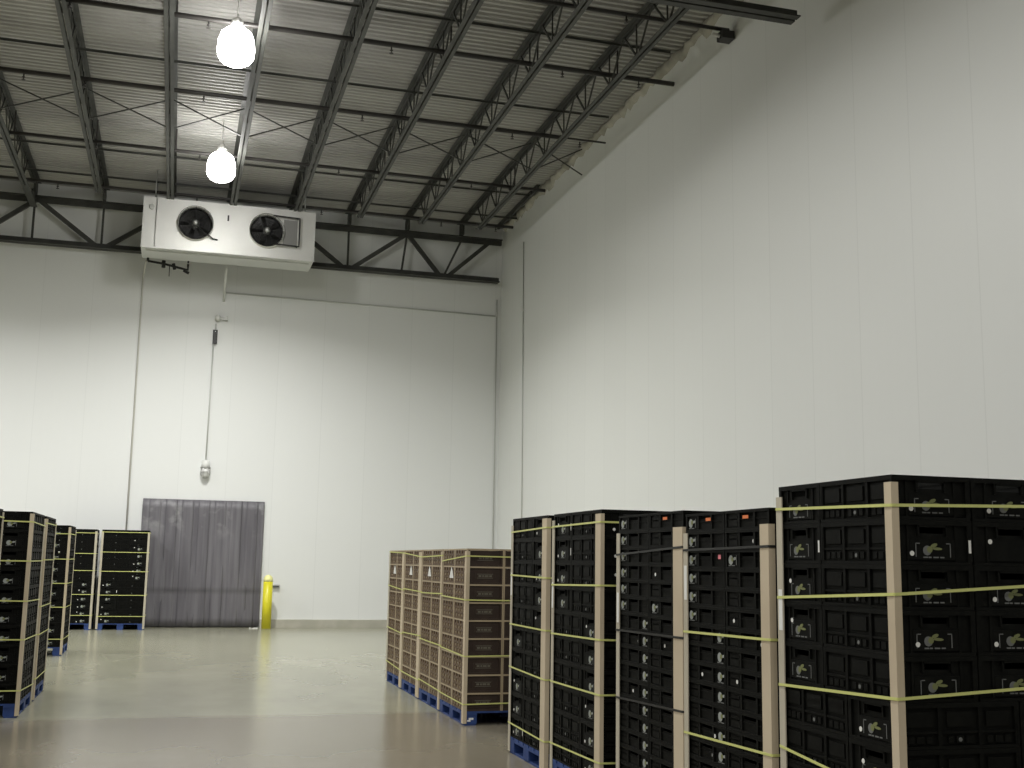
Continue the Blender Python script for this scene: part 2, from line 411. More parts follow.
# ------------------------------------------------------------------ bridging, cross braces, sprinkler lines
for i, (y, z, x0, x1) in enumerate([(17.33, 10.375, -6.2, 7.7), (20.42, 10.375, -6.2, 7.75), (25.62, 10.375, -6.2, 7.7), (27.55, 10.375, -6.2, 8.0)]):
    lab = ['thin bridging angle under the deck, first from the picture top', 'thin bridging angle crossing the deck between the two lamps',
           'thin bridging angle under the deck near the lower lamp', 'thin bridging angle closest to the back girder'][i]
    b = MB(); b.box(x0, x1, -.018, .018, -.004, 0).box(x0, x1, .014, .018, -.04, -.004)
    tag(put('bridging_angle', b.mesh('bridging_angle', 'steel'), None, (0, y, z)), lab, 'bridging', 'bridging angles under the deck')
xs = JX + [XR - .06]
names = ['between the first and second joist', 'between the second and third joist', 'between the third and fourth joist, above the lower lamp', 'between the fourth and fifth joist',
         'between the fifth and sixth joist', 'between the sixth and seventh joist', 'between the seventh and eighth joist', 'between the last joist and the right wall']
for i in range(8):
    a, c = xs[i], xs[i + 1]
    t = thing('cross_brace', 'thin steel cross brace ' + names[i], 'cross brace', ((a + c) / 2, 22.47, 9.83), group='cross braces between the joists')
    h = (c - a) / 2 - .03
    put('brace_rod', MB().bar((-h, -.012, .60), (h, -.012, .02), .022, .022).mesh('brace_rod', 'steel'), t)
    put('brace_rod', MB().bar((-h, .012, .02), (h, .012, .60), .022, .022).mesh('brace_rod', 'steel'), t)
plab = ['dark sprinkler pipe crossing the ceiling, first from the picture top, ending in a black box',
        'dark sprinkler pipe crossing the ceiling just above the upper round lamp',
        'dark sprinkler pipe crossing the ceiling midway between both round lamps',
        'dark sprinkler pipe crossing the ceiling at the lower round lamp',
        'dark sprinkler pipe crossing the ceiling just before the back girder']
mhead = MB().lathe([(.012, 0), (.012, -.05), (.03, -.055), (.03, -.062), (.008, -.065), (.008, -.10), (.035, -.105), (.035, -.11)], n=8).mesh('sprinkler_head', 'pipe_dark')
for i, (y, x1, r) in enumerate([(15.62, 7.93, .032), (17.8, 7.96, .042), (20.88, 7.0, .042), (24.15, 7.62, .036), (27.2, 7.75, .036)]):
    t = thing('sprinkler_pipe', plab[i], 'sprinkler pipe', (0, y, 10.0), group='sprinkler pipes under the roof')
    put('pipe', MB().tube([(-6.3, 0, 0), (x1, 0, 0)], r).mesh('sprinkler_pipe_run', 'pipe_dark'), t)
    if i == 2: put('end_stub', MB().tube([(7.0, 0, 0), (7.85, 0, 0)], .02).mesh('pipe_end_stub', 'pipe_dark'), t)
    for x in (-3.0, -2.0, .05, 2.95, 5.9, 7.3)[i % 2:] if i else (6.2,):
        put('sprinkler_head', mhead, t, (x, 0, -r))
    for x in JX:
        put('pipe_hanger', MB().box(x + .09, x + .115, -.012, .012, r, .47).mesh('pipe_hanger', 'pipe_dark'), t) if i in (1, 3) else None
t = thing('junction_box', 'small black box at the sprinkler pipe end high on the right wall', 'junction box', (7.82, 15.62, 9.78))
put('box', MB().box(-.05, .16, -.10, .10, .04, .17).mesh('black_junction_box', 'black_box'), t)
put('cable_gland', MB().tube([(-.05, 0, .10), (-.17, 0, .12)], .03).mesh('cable_gland', 'conduit_lt'), t)

# ------------------------------------------------------------------ high bay lamps
def lamp_fixture(x, y, lab):
    t = thing('high_bay_lamp', lab, 'ceiling lamp', (x, y, 9.26), group='round high bay lamps')
    put('reflector', MB().lathe([(.25, 0.03), (.275, 0.07), (.285, .18), (.275, .32), (.235, .44), (.15, .52)], n=32).mesh('acrylic_reflector', 'lens'), t)
    put('lens', MB().lathe([(.02, -.07), (.14, -.055), (.22, -.01), (.25, .029)], n=32).mesh('bottom_lens', 'lens'), t)
    put('ballast_housing', MB().lathe([(.06, .521), (.09, .53), (.09, .66), (.05, .70)], n=20).mesh('ballast_housing', 'housing'), t)
    put('hook', MB().tube([(0, 0, .70), (0, 0, 1.235)], .012, n=8).mesh('lamp_hook', 'housing'), t)
    return t
LROW = [23.4, 17.55]
lamp_fixture(.48, LROW[1], 'glowing round high bay lamp, the upper and larger of the two in view')
lamp_fixture(.48, LROW[0], 'glowing round high bay lamp, the lower one just above the cooler')
def bay_light(x, y, z, down, side, spread, r=.26):
    """what one lamp sends down through its lens, and what the drop lens sends sideways below the reflector's lip"""
    l = bpy.data.lights.new('high_bay_light', 'AREA'); l.shape = 'DISK'; l.size = 2 * r; l.energy = down; l.color = (1.0, 0.992, 0.965)
    o = bpy.data.objects.new('high_bay_light', l); COL.objects.link(o); o.location = (x, y, z); l.spread = math.radians(spread)
    l = bpy.data.lights.new('high_bay_glow', 'SPOT'); l.energy = side; l.spot_size = PI; l.spot_blend = 0.22; l.shadow_soft_size = .2; l.color = (1.0, 0.992, 0.965)
    o = bpy.data.objects.new('high_bay_glow', l); COL.objects.link(o); o.location = (x, y, z)
for x in (.48, -7.4, -14.6):
    for y in (23.4, 17.55, 11.7, 5.85, 0, -5.85):
        bay_light(x, y, 9.16, (520 if x > 0 else 360) if y > 20 else 150, 25 if y > 20 else 165, spread=148 if y > 20 else 168)

# ------------------------------------------------------------------ evaporator cooler
C0, C1, CY, CD, CZ0, CZ1 = -1.12, 2.80, 27.0, 1.04, 8.65, 9.80
t = thing('evaporator_cooler', 'white twin fan evaporator cooler hanging below the roof on the back wall', 'cooling unit', (0, CY, CZ0))
H = CZ1 - CZ0
fans = [(.05, .625), (1.67, .605)]
b = MB()
# casing: front sheet with two round openings is built from a ring grid; sides, top and back as sheets
def front_sheet(b, x0, x1, z0, z1, cx, cz, r, y):
    n = 32; outer = []; inner = []
    for j in range(n):
        a = 2 * PI * j / n; dx, dz = math.cos(a), math.sin(a)
        s = min(((x1 - cx) / dx if dx > 1e-9 else (x0 - cx) / dx if dx < -1e-9 else 1e9), ((z1 - cz) / dz if dz > 1e-9 else (z0 - cz) / dz if dz < -1e-9 else 1e9))
        outer.append((cx + dx * s, y, cz + dz * s)); inner.append((cx + dx * r, y, cz + dz * r))
    for c in ((x0, z0), (x1, z0), (x1, z1), (x0, z1)):
        k = min(range(n), key=lambda q: (outer[q][0] - c[0]) ** 2 + (outer[q][2] - c[1]) ** 2); outer[k] = (c[0], y, c[1])
    vo = [b.bm.verts.new(p) for p in outer]; vi = [b.bm.verts.new(p) for p in inner]
    for j in range(n): b.bm.faces.new((vo[j], vo[(j + 1) % n], vi[(j + 1) % n], vi[j]))
xm = .92
front_sheet(b, C0 + .30, xm, 0, H, fans[0][0], fans[0][1], .40, 0)
front_sheet(b, xm, C1 - .01, 0, H, fans[1][0], fans[1][1], .40, 0)
b.box(C0, C0 + .282, -.014, .01, .0, H); b.box(C1 - .02, C1, -.006, CD, 0, H); b.box(C0, C0 + .02, .01, CD, 0, H)
b.box(C0, C1, -.006, CD, H, H + .02); b.box(C0 + .02, C1 - .02, CD - .02, CD, 0, H); b.box(xm - .012, xm + .012, -.008, .004, 0, H)
b.box(C0, C1, -.02, .01, -.03, 0)
put('casing', b.mesh('cooler_casing', 'white_enamel'), t)
put('drain_pan', MB().box(C0 + .02, C1 - .02, .011, CD, -.028, -.002).box(C0 + .1, C1 - .1, .2, CD - .2, -.06, -.028).mesh('cooler_pan', 'pan'), t)
put('coil', MB().box(C0 + .32, C1 - .04, .45, .98, .02, H - .02).mesh('cooler_coil', 'fan_back'), t)
ring_prof = [(.405, .06), (.41, -.10), (.385, -.105), (.375, .05)]
bl = MB()
for k in range(5):
    a0 = 2 * PI * k / 5
    pts = []
    for q in range(5):
        rr_ = .09 + .27 * q / 4
        for s in (-1, 1): pts.append((rr_, s))
    L = []; Rr = []
    for q in range(6):
        rr_ = .08 + .28 * q / 5; wd = .30 + .16 * q / 5
        L.append((rr_ * math.cos(a0 - wd), -.02, rr_ * math.sin(a0 - wd))); Rr.append((rr_ * math.cos(a0 + wd), .05, rr_ * math.sin(a0 + wd)))
    vl = [bl.bm.verts.new(p) for p in L]; vr = [bl.bm.verts.new(p) for p in Rr]
    for q in range(5): bl.bm.faces.new((vl[q], vl[q + 1], vr[q + 1], vr[q]))
blade_me = bl.mesh('fan_blades', 'fan_blade')
g = MB()
for r_ in (.10, .16, .22, .28, .34, .395):
    g.tube([(r_ * math.cos(2 * PI * j / 28), -.12, r_ * math.sin(2 * PI * j / 28)) for j in range(28)], .005, n=5, closed=True)
for k in range(12):
    a = 2 * PI * k / 12; g.tube([(.05 * math.cos(a), -.125, .05 * math.sin(a)), (.40 * math.cos(a), -.115, .40 * math.sin(a))], .006, n=5)
guard_me = g.mesh('fan_guard', 'fan_dark')
shroud_me = MB().lathe(ring_prof + [ring_prof[0]], axis='y', n=36)
for f in [f for f in shroud_me.bm.faces if len(f.verts) > 4]: shroud_me.bm.faces.remove(f)
shroud_me = shroud_me.mesh('fan_shroud', 'white_enamel')
hub_me = MB().lathe([(.02, -.15), (.055, -.14), (.06, -.10), (.09, -.05), (.09, .2), (.06, .22)], axis='y', n=20).mesh('fan_motor', 'galv')
for k, (cx, cz) in enumerate(fans):
    f = put('fan', shroud_me, t, (cx, 0, cz))
    put('blades', blade_me, f); put('guard', guard_me, f)
    put('motor', hub_me, f)
put('motor_cable', MB().tube([(.12, -.13, .51), (.26, -.135, .39), (.38, -.13, .33), (.46, -.05, .29), (.56, -.02, .28)], .018, n=8).mesh('fan_cable', 'fan_dark'), t)
fr_ = MB(); fr_.tube([(1.80, -.11, .97), (2.42, -.11, .95), (2.42, -.11, .27), (1.80, -.11, .29)], .02, n=8)
fr_.tube([(2.38, -.11, .95), (2.38, -.0, .95)], .012, n=6).tube([(2.38, -.11, .27), (2.38, 0, .27)], .012, n=6)
put('bracket_frame', fr_.mesh('fan_bracket', 'fan_dark'), t)
ap = MB().box(2.06, 2.38, -.02, -.001, .30, .92)
for q in range(6): ap.box(2.09 + .048 * q, 2.105 + .048 * q, -.03, -.02, .34, .88)
put('access_plate', ap.mesh('access_plate', 'plate_grey'), t)
put('warning_plate', MB().box(.76, .80, -.016, -.009, .76, .90).mesh('small_dark_plate', 'fan_blade'), t)
put('nameplate', MB().lathe([(.07, -.013), (.07, -.03), (.05, -.035)], (-.93, 0, .93), axis='y', n=16).mesh('round_nameplate', 'pan'), t)
pp = MB()
pp.tube([(-.98, 1.0, -.10), (-.60, 1.05, -.13), (-.20, 1.08, -.20), (-.06, 1.08, -.22), (-.06, 1.08, -.08)], .028, n=8)
pp.tube([(-.62, 1.05, -.05), (-.62, 1.05, -.22)], .045, n=8).tube([(-.40, 1.06, -.10), (-.36, 1.06, -.24)], .04, n=8).tube([(-.48, 1.06, -.15), (-.48, 1.06, -.42)], .012, n=6).tube([(-.16, 1.08, -.24), (-.03, 1.08, -.30)], .035, n=8)
pp.tube([(-.98, 1.0, -.10), (-.98, .98, .02)], .028, n=8).tube([(-.06, 1.0, -.08), (-.06, .98, .02)], .02, n=8)
put('valve_piping', pp.mesh('refrigerant_piping', 'copper'), t)
for x in (C0 + .25, C1 - .25):
    for y in (.12, CD - .12):
        put('hanger_rod', MB().tube([(x, y, H + .02), (x, y, ZC - CZ0)], .014, n=8).mesh('hanger_rod', 'galv'), t)

# ------------------------------------------------------------------ pipes and boxes on the back wall
YW = YB - .045
def pipe_thing(name, label, cat, pts, r, mat, couplings=(), clips=True):
    b0 = Vector(pts[0]); t = thing(name, label, cat, tuple(b0))
    rel = [tuple(Vector(p) - b0) for p in pts]
    put('pipe', MB().tube(rel, r).mesh(name + '_run', mat), t)
    for p in couplings:
        q = Vector(p) - b0
        put('coupling', MB().tube([tuple(q + Vector((0, 0, -.06))), tuple(q + Vector((0, 0, .06)))], r * 1.7).mesh('pipe_coupling', 'conduit_lt'), t)
    return t
pipe_thing('drain_pipe', 'thin tan drain pipe running down the back wall left of the curtain', 'pipe', [(-1.10, YB - .023, .20), (-1.10, YB - .023, 8.40), (-1.02, 28.1, 8.57)], .021, 'drainpipe', [])
pipe_thing('conduit', 'thin grey conduit running down the back wall to the lamp above the curtain', 'conduit', [(.63, YW, 3.98), (.65, YW, 6.86)], .019, 'conduit')
pipe_thing('conduit', 'short white pipe slanting from under the cooler to the back wall', 'pipe', [(.83, 28.03, 8.55), (.84, YW, 7.95)], .032, 'conduit_lt')
pipe_thing('conduit', 'thin conduit running sideways across the back wall to the corner', 'conduit', [(.88, YB - .019, 8.17), (7.84, YB - .019, 8.10)], .017, 'conduit')
pipe_thing('conduit', 'thin vertical conduit in the corner of the back wall', 'conduit', [(7.90, YB - .017, .2), (7.88, YB - .017, 8.55)], .015, 'conduit', [(7.88, YB - .03, 8.15)])
pipe_thing('conduit', 'thin vertical conduit on the right wall near the corner', 'conduit', [(XR - .017, 26.75, .2), (XR - .017, 27.02, 9.6)], .015, 'conduit', [(XR - .03, 26.96, 7.87)])
t = thing('control_box', 'small black box on the conduit down the back wall', 'electrical box', (.68, YW, 6.86))
put('box', MB().box(-.055, .055, -.05, .04, 0, .34).mesh('black_box_body', 'black_box'), t)
put('cover_screw', MB().lathe([(.012, -.05), (.012, -.058)], (0, 0, .3), axis='y', n=8).mesh('cover_screw', 'galv'), t)
put('stub_pipe', MB().tube([(0, 0, .34), (.0, 0, .50)], .019).mesh('stub_pipe', 'conduit'), t)
t = thing('temperature_sensor', 'small white round sensor with grey bracket above the black box', 'sensor', (.72, YW, 7.42))
put('dome', MB().lathe([(.02, -.16), (.06, -.14), (.075, -.09), (.075, .04)], (0, 0, .08), axis='y', n=16).mesh('sensor_dome', 'conduit_lt'), t)
put('bracket', MB().box(.075, .24, -.05, -.02, .05, .11).box(.18, .24, -.12, .04, .03, .13).mesh('sensor_bracket', 'conduit'), t)
t = thing('wall_lamp', 'small caged wall lamp above the grey strip curtain', 'wall lamp', (.63, YW, 3.56))
put('mounting_box', MB().lathe([(.05, .42), (.09, .40), (.10, .30), (.10, .24)], (0, -.07, 0), n=18).mesh('lamp_mounting_box', 'conduit_lt'), t)
put('globe', MB().lathe([(.02, .0), (.075, .03), (.09, .10), (.085, .239)], (0, -.07, 0), n=18).mesh('lamp_globe', 'glass'), t)
cg = MB()
for k in range(6):
    a = 2 * PI * k / 6; c_, s_ = math.cos(a), math.sin(a)
    cg.tube([(.11 * c_, -.07 + .11 * s_, .25), (.115 * c_, -.07 + .115 * s_, .10), (.07 * c_, -.07 + .07 * s_, -.01), (.01 * c_, -.07 + .01 * s_, -.03)], .008, n=5)
for z in (.24, .13): cg.tube([(.115 * math.cos(2 * PI * j / 20), -.07 + .115 * math.sin(2 * PI * j / 20), z) for j in range(20)], .010, n=5, closed=True)
put('wire_cage', cg.mesh('lamp_cage', 'housing'), t)

# ------------------------------------------------------------------ strip curtain
t = thing('strip_curtain', 'grey vinyl strip curtain hanging over the doorway in the back wall', 'strip curtain', ((DX0 + DX1) / 2, YB - .05, 0))
W = DX1 - DX0 + .08
put('mounting_rail', MB().box(-W / 2, W / 2, .022, .045, DH - .08, DH + .03).mesh('curtain_rail', 'vinyl'), t)
n = 15; pit = W / n; rs = random.Random(11)
for k in range(n):
    xc = -W / 2 + pit * (k + .5); b = MB(); segs = 6; ww = pit * .58 + .03
    ph = rs.uniform(-1, 1) * .012; off = .002 if k % 2 else .009
    rows = []
    for q in range(15):
        z = .02 + (DH + .015) * q / 14; row = []
        sway = ph * math.sin(q * .5 + k) * (1 - q / 14)
        for s in range(segs + 1):
            u = -1 + 2 * s / segs
            row.append(b.bm.verts.new((min(max(u * ww, -W / 2 - xc), W / 2 - xc), off + sway - .003 * (1 - u * u), z)))
        rows.append(row)
    for A, B in zip(rows, rows[1:]):
        for s in range(segs): f = b.bm.faces.new((A[s], A[s + 1], B[s + 1], B[s])); f.smooth = True
    me = b.mesh('curtain_strip', 'vinyl')
    o = put('strip', me, t, (xc, -.01, 0)); sd = o.modifiers.new('thickness', 'SOLIDIFY'); sd.thickness = .003

# ------------------------------------------------------------------ bollard and small things by the doorway
t = thing('bollard', 'yellow bollard standing right of the strip curtain', 'bollard', (2.22, 28.6, 0))
put('post', MB().lathe([(.112, 0), (.112, 1.10)], n=28).mesh('bollard_post', 'yellow'), t)
put('cap', MB().lathe([(.113, 1.10), (.110, 1.16), (.09, 1.215), (.05, 1.25), (.01, 1.262)], n=28).mesh('bollard_cap', 'yellow_lit'), t)
t = thing('pull_handle', 'small grey handle on the back wall right of the bollard', 'handle', (2.44, YB, .93))
put('back_plate', MB().box(-.10, .10, -.02, -.001, 0, .09).mesh('handle_plate', 'galv'), t)
put('grip', MB().tube([(-.07, -.02, .045), (-.07, -.07, .045), (.07, -.07, .045), (.07, -.02, .045)], .014, n=8).mesh('handle_grip', 'black_box'), t)
b = MB(); rs = random.Random(4)
for k in range(5):
    x, y, a = -.08 + .04 * k, rs.uniform(-.05, .05), rs.uniform(0, 3)
    pts = [(x + .04 * math.cos(a + q) * rs.uniform(.6, 1), y + .04 * math.sin(a + q), .0) for q in (0, 1.5, 3.1, 4.6)]
    b.poly(pts, (0, 0, .015 + .02 * rs.random()))
tag(put('paper_scrap', b.mesh('paper_scrap', 'white_paper'), None, (1.92, 28.5, 0)), 'torn white paper scrap on the floor at the curtain foot', 'paper scrap')

# ------------------------------------------------------------------ pallets
def boards_mesh(w, d):
    b = MB(); n = 7; gap = .03; bw = (d - gap * (n - 1)) / n
    for k in range(n): b.box(-w / 2, w / 2, -d / 2 + k * (bw + gap), -d / 2 + k * (bw + gap) + bw, .122, .14)
    for x in (-1, 0, 1): b.box(x * (w / 2 - .07) - .07, x * (w / 2 - .07) + .07, -d / 2, d / 2, .102, .122)
    return b
pal_cache = {}
def pallet(x0, x1, y0, y1, label, group):
    w, d = round(x1 - x0, 3), round(y1 - y0, 3)
    if (w, d) not in pal_cache:
        bb = MB()
        for s in (-1, 0, 1): pass
        pal_cache[(w, d)] = (boards_mesh(w, d).mesh('pallet_deck', 'blue'), MB().box(-.07, .07, -.075, .075, .018, .102).mesh('pallet_block', 'blue'),
                             MB().box(-.06, .06, -d / 2, d / 2, 0, .018).mesh('pallet_base_board', 'blue'), MB().box(-w / 2, w / 2, -.06, .06, 0, .0175).mesh('pallet_cross_board', 'blue'))
    dk, blk, base, cross = pal_cache[(w, d)]
    t = thing('pallet', label, 'pallet', ((x0 + x1) / 2, (y0 + y1) / 2, 0), group=group)
    put('deck_boards', dk, t)
    for sx in (-1, 0, 1):
        put('base_board', base, t, (sx * (w / 2 - .07), 0, 0))
        for sy in (-1, 0, 1): put('block', blk, t, (sx * (w / 2 - .07), sy * (d / 2 - .08), 0))
    return t

# ------------------------------------------------------------------ crates
def deep_crate(w, l, h):
    """w across the end panels (x), l along the long sides (y)"""
    b = MB(); W, L = w / 2 - .003, l / 2 - .003; i = .012
    b.box(-W + i, W - i, -L + i, L - i, .004, .016)
    b.box(-W, W, -L, -L + .025, h - .022, h - .0008); b.box(-W, W, L - .025, L, h - .022, h - .0008)
    b.box(-W, -W + .025, -L + .025, L - .025, h - .022, h - .0008); b.box(W - .025, W, -L + .025, L - .025, h - .022, h - .0008)
    b.box(-W + .002, W - .002, -L + .002, -L + i, 0, .014); b.box(-W + .002, W - .002, L - i, L - .002, 0, .014)
    b.box(-W + .002, -W + i, -L + i, L - i, 0, .014); b.box(W - i, W - .002, -L + i, L - i, 0, .014)
    for s in (-1, 1):                                     # end panels with a hand hole
        ya, yb = sorted((s * (L - i), s * (L - .022))); yo = sorted((s * (L - .001), s * (L - i))); ym = sorted((s * (L - .006), s * (L - i)))
        hw = .062; z0, z1 = h * .70, h * .84
        b.box(-W + i, W - i, ya, yb, .014, z0); b.box(-W + i, -hw, ya, yb, z0, z1); b.box(hw, W - i, ya, yb, z0, z1); b.box(-W + i, W - i, ya, yb, z1, h - .02)
        for x in (-W + .012, W - .012): b.box(x - .012, x + .012, *yo, .014, h - .022)
        b.box(-w * .30 - .006, -w * .30 + .006, *ym, .014, h - .022); b.box(w * .30 - .006, w * .30 + .006, *ym, .014, h - .022)
        b.box(-hw - .01, hw + .01, *yo, z1, z1 + .010); b.box(-hw - .014, -hw - .004, *yo, z0 - .012, z1 + .01); b.box(hw + .004, hw + .014, *yo, z0 - .012, z1 + .01)
        b.box(-w * .28, w * .28, *ym, .022, h * .56)
    for s in (-1, 1):                                     # long sides: three raised panels over a row of small ones
        xa, xb = sorted((s * (W - i), s * (W - .022))); xo = sorted((s * (W - .001), s * (W - i))); xm_ = sorted((s * (W - .004), s * (W - i)))
        b.box(xa, xb, -L + .023, L - .023, .014, h - .02)
        for y in (-L + .013, -l / 6, l / 6, L - .013): b.box(*xo, y - .009, y + .009, .014, h - .022)
        zr = h * .36
        b.box(*xm_, -L + .02, L - .02, zr - .006, zr + .004)
        for k in (-1, 0, 1):
            yc = k * (l / 3 - .006)
            b.box(*xm_, yc - .062, yc + .062, zr + .022, h * .80); b.box(*xm_, yc - .058, yc - .030, .024, zr - .016); b.box(*xm_, yc - .018, yc + .018, .024, zr - .016); b.box(*xm_, yc + .030, yc + .058, .024, zr - .016)
    return b
def shallow_crate(w, l, h):
    b = MB(); W, L = w / 2 - .003, l / 2 - .003; i = .012
    b.box(-W + i, W - i, -L + i, L - i, .004, .014)
    b.box(-W, W, -L, -L + .025, h - .016, h - .0008); b.box(-W, W, L - .025, L, h - .016, h - .0008)
    b.box(-W, -W + .025, -L + .025, L - .025, h - .016, h - .0008); b.box(W - .025, W, -L + .025, L - .025, h - .016, h - .0008)
    for s in (-1, 1):
        ya, yb = sorted((s * (L - i), s * (L - .022))); yo = sorted((s * (L - .002), s * (L - i))); ym = sorted((s * (L - .007), s * (L - i)))
        b.box(-W + i, W - i, ya, yb, 0, h - .036); b.box(-W + i, -.07, ya, yb, h - .036, h - .016); b.box(.07, W - i, ya, yb, h - .036, h - .016)
        b.box(-W, W, *yo, 0, .012); b.box(-W + .01, W - .01, *ym, h * .50, h * .56)
        for x in (-W + .012, -w * .17, w * .17, W - .012): b.box(x - .010, x + .010, *yo, .012, h - .016)
        b.box(-w * .42, -w * .22, *ym, .018, h * .72)
        xa, xb = sorted((s * (W - i), s * (W - .022))); xo = sorted((s * (W - .002), s * (W - i)))
        b.box(xa, xb, -L + .023, L - .023, 0, h - .016); b.box(*xo, -L + i, L - i, 0, .012)
        for y in (-L + .014, -l / 6, l / 6, L - .014): b.box(*xo, y - .009, y + .009, .012, h - .016)
    return b
def brown_crate(w, l, h):
    b = MB(); W, L = w / 2 - .002, l / 2 - .002; i = .010
    b.mats = [M['brown'], M['brown_dk']]
    b.box(-W + i, W - i, -L + i, L - i, .004, .016)
    for s in (-1, 1):
        # ends: dark recessed panel inside a frame
        ya, yb = sorted((s * (L - .016), s * (L - .026))); yo = sorted((s * L, s * (L - .026))); ym = sorted((s * (L - .010), s * (L - .016)))
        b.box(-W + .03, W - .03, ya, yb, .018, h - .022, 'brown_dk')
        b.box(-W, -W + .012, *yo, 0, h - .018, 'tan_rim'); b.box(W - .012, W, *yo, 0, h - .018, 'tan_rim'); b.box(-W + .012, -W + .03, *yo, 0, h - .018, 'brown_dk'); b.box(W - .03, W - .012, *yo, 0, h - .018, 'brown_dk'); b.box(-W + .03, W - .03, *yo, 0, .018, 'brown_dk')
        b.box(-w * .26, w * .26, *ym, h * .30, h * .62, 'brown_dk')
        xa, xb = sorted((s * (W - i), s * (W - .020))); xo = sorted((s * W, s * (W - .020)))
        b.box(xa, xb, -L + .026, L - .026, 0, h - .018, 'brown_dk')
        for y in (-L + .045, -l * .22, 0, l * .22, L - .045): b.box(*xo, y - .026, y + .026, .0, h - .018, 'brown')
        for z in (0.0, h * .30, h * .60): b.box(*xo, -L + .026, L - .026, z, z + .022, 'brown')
        for y in (-l * .33, -l * .11, l * .11, l * .33):
            for z in (h * .20, h * .50): b.box(*sorted((s * (W - .004), s * (W - .010))), y - .016, y + .016, z - .012, z + .012, 'boss')
    return b
def rim_mesh(w, l, h, mat):
    b = MB(); W, L = w / 2 - .001, l / 2 - .001
    b.box(-W, W, -L, -L + .03, h - .018, h - .0008); b.box(-W, W, L - .03, L, h - .018, h - .0008); b.box(-W, -W + .03, -L + .03, L - .03, h - .018, h - .0008); b.box(W - .03, W, -L + .03, L - .03, h - .018, h - .0008)
    return b.mesh('crate_rim', mat)
# marks printed on the crates. All are drawn facing -y and turned with the crate.
def disc(b, cx, cz, r, m, n=12, sx=1.0, t=-.0012, rot=0.0):
    pts = []
    for j in range(n):
        a = 2 * PI * j / n; u, v = sx * r * math.cos(a), r * math.sin(a)
        pts.append((cx + u * math.cos(rot) - v * math.sin(rot), 0, cz + u * math.sin(rot) + v * math.cos(rot)))
    b.poly(pts, (0, t, 0), m)
def logo_mesh():
    b = MB()
    for s in (-1, 1):
        b.poly([(s * .088, 0, -.030), (s * .084, 0, -.030), (s * .084, 0, .030), (s * .088, 0, .030)], (0, -.001, 0), 'print_grey')
        b.poly([(s * .088, 0, .030), (s * .088, 0, .026), (s * .066, 0, .026), (s * .066, 0, .030)], (0, -.001, 0), 'print_grey')
    disc(b, -.030, -.002, .021, 'print_grey')
    disc(b, -.018, .002, .014, 'print_green', t=-.0018)
    disc(b, .004, .020, .008, 'print_green', sx=2.2, rot=.35)
    disc(b, .020, .006, .006, 'print_green', sx=4.2, rot=-.05)
    for k, (x, w_) in enumerate(((-.05, .022), (-.024, .014), (.0, .026), (.034, .02))):
        b.poly([(x, 0, -.034), (x + w_, 0, -.034), (x + w_, 0, -.028), (x, 0, -.028)], (0, -.001, 0), 'print_grey')
    return b.mesh('crate_logo')
M['print_pale'] = new_mat('pale_grey_print', (0.30, 0.32, 0.30), 0.5)
def logo_small():
    b = MB()
    disc(b, -.012, 0, .026, 'print_pale'); disc(b, .006, .004, .013, 'print_green', t=-.0018)
    disc(b, .032, .008, .008, 'print_pale', sx=2.2, rot=.2)
    b.poly([(.05, 0, -.026), (.055, 0, -.026), (.055, 0, .026), (.05, 0, .026)], (0, -.001, 0), 'print_grey')
    for x, w_ in ((-.04, .03), (-.004, .036)): b.poly([(x, 0, -.032), (x + w_, 0, -.032), (x + w_, 0, -.027), (x, 0, -.027)], (0, -.001, 0), 'print_grey')
    return b.mesh('crate_logo_small')
LOGO, LOGO_S = logo_mesh(), logo_small()
bd = MB(); disc(bd, 0, 0, .011, 'white_paper', n=14); DOT = bd.mesh('round_sticker')
bd = MB(); disc(bd, 0, 0, .009, 'print_grey', n=12); RIVET = bd.mesh('light_button')
STRIPE = MB().box(-.006, .006, -.0012, 0, -.028, .028, 'white_paper').mesh('white_stripe_sticker')
ORANGE = MB().box(-.032, .032, -.0015, 0, -.009, .009, 'orange').mesh('orange_fleck'); PINK = MB().box(-.016, .016, -.0015, 0, -.012, .012, 'pink').mesh('pink_fleck')  # small flecks of bright colour set on crate ends
bt = MB(); bt.poly([(-.09, 0, -.05), (.09, 0, -.05), (.05, 0, .02), (.0, 0, .07), (-.055, 0, .01)], (0, -.002, 0), 'white_paper'); TAG = bt.mesh('white_paper_tag')
bf = MB()
bf.box(-.085, .085, -.001, 0, .016, .022, 'print_faint').box(-.085, .085, -.001, 0, -.024, -.019, 'print_faint')
for x, w_ in ((-.07, .03), (-.03, .018), (-.004, .04), (.045, .028)): bf.box(x, x + w_, -.001, 0, -.010, .008, 'print_faint')
FAINT = bf.mesh('faint_printed_mark')
crate_cache = {}
def crate_mesh(style, w, l, h):
    key = (style, round(w, 3), round(l, 3), round(h, 4))
    if key not in crate_cache:
        if style == 'deep': crate_cache[key] = (deep_crate(w, l, h).mesh('deep_crate_body', 'black'),)
        elif style == 'shallow': crate_cache[key] = (shallow_crate(w, l, h).mesh('shallow_crate_body', 'black'),)
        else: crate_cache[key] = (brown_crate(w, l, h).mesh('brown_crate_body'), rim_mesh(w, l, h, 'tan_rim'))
    return crate_cache[key]

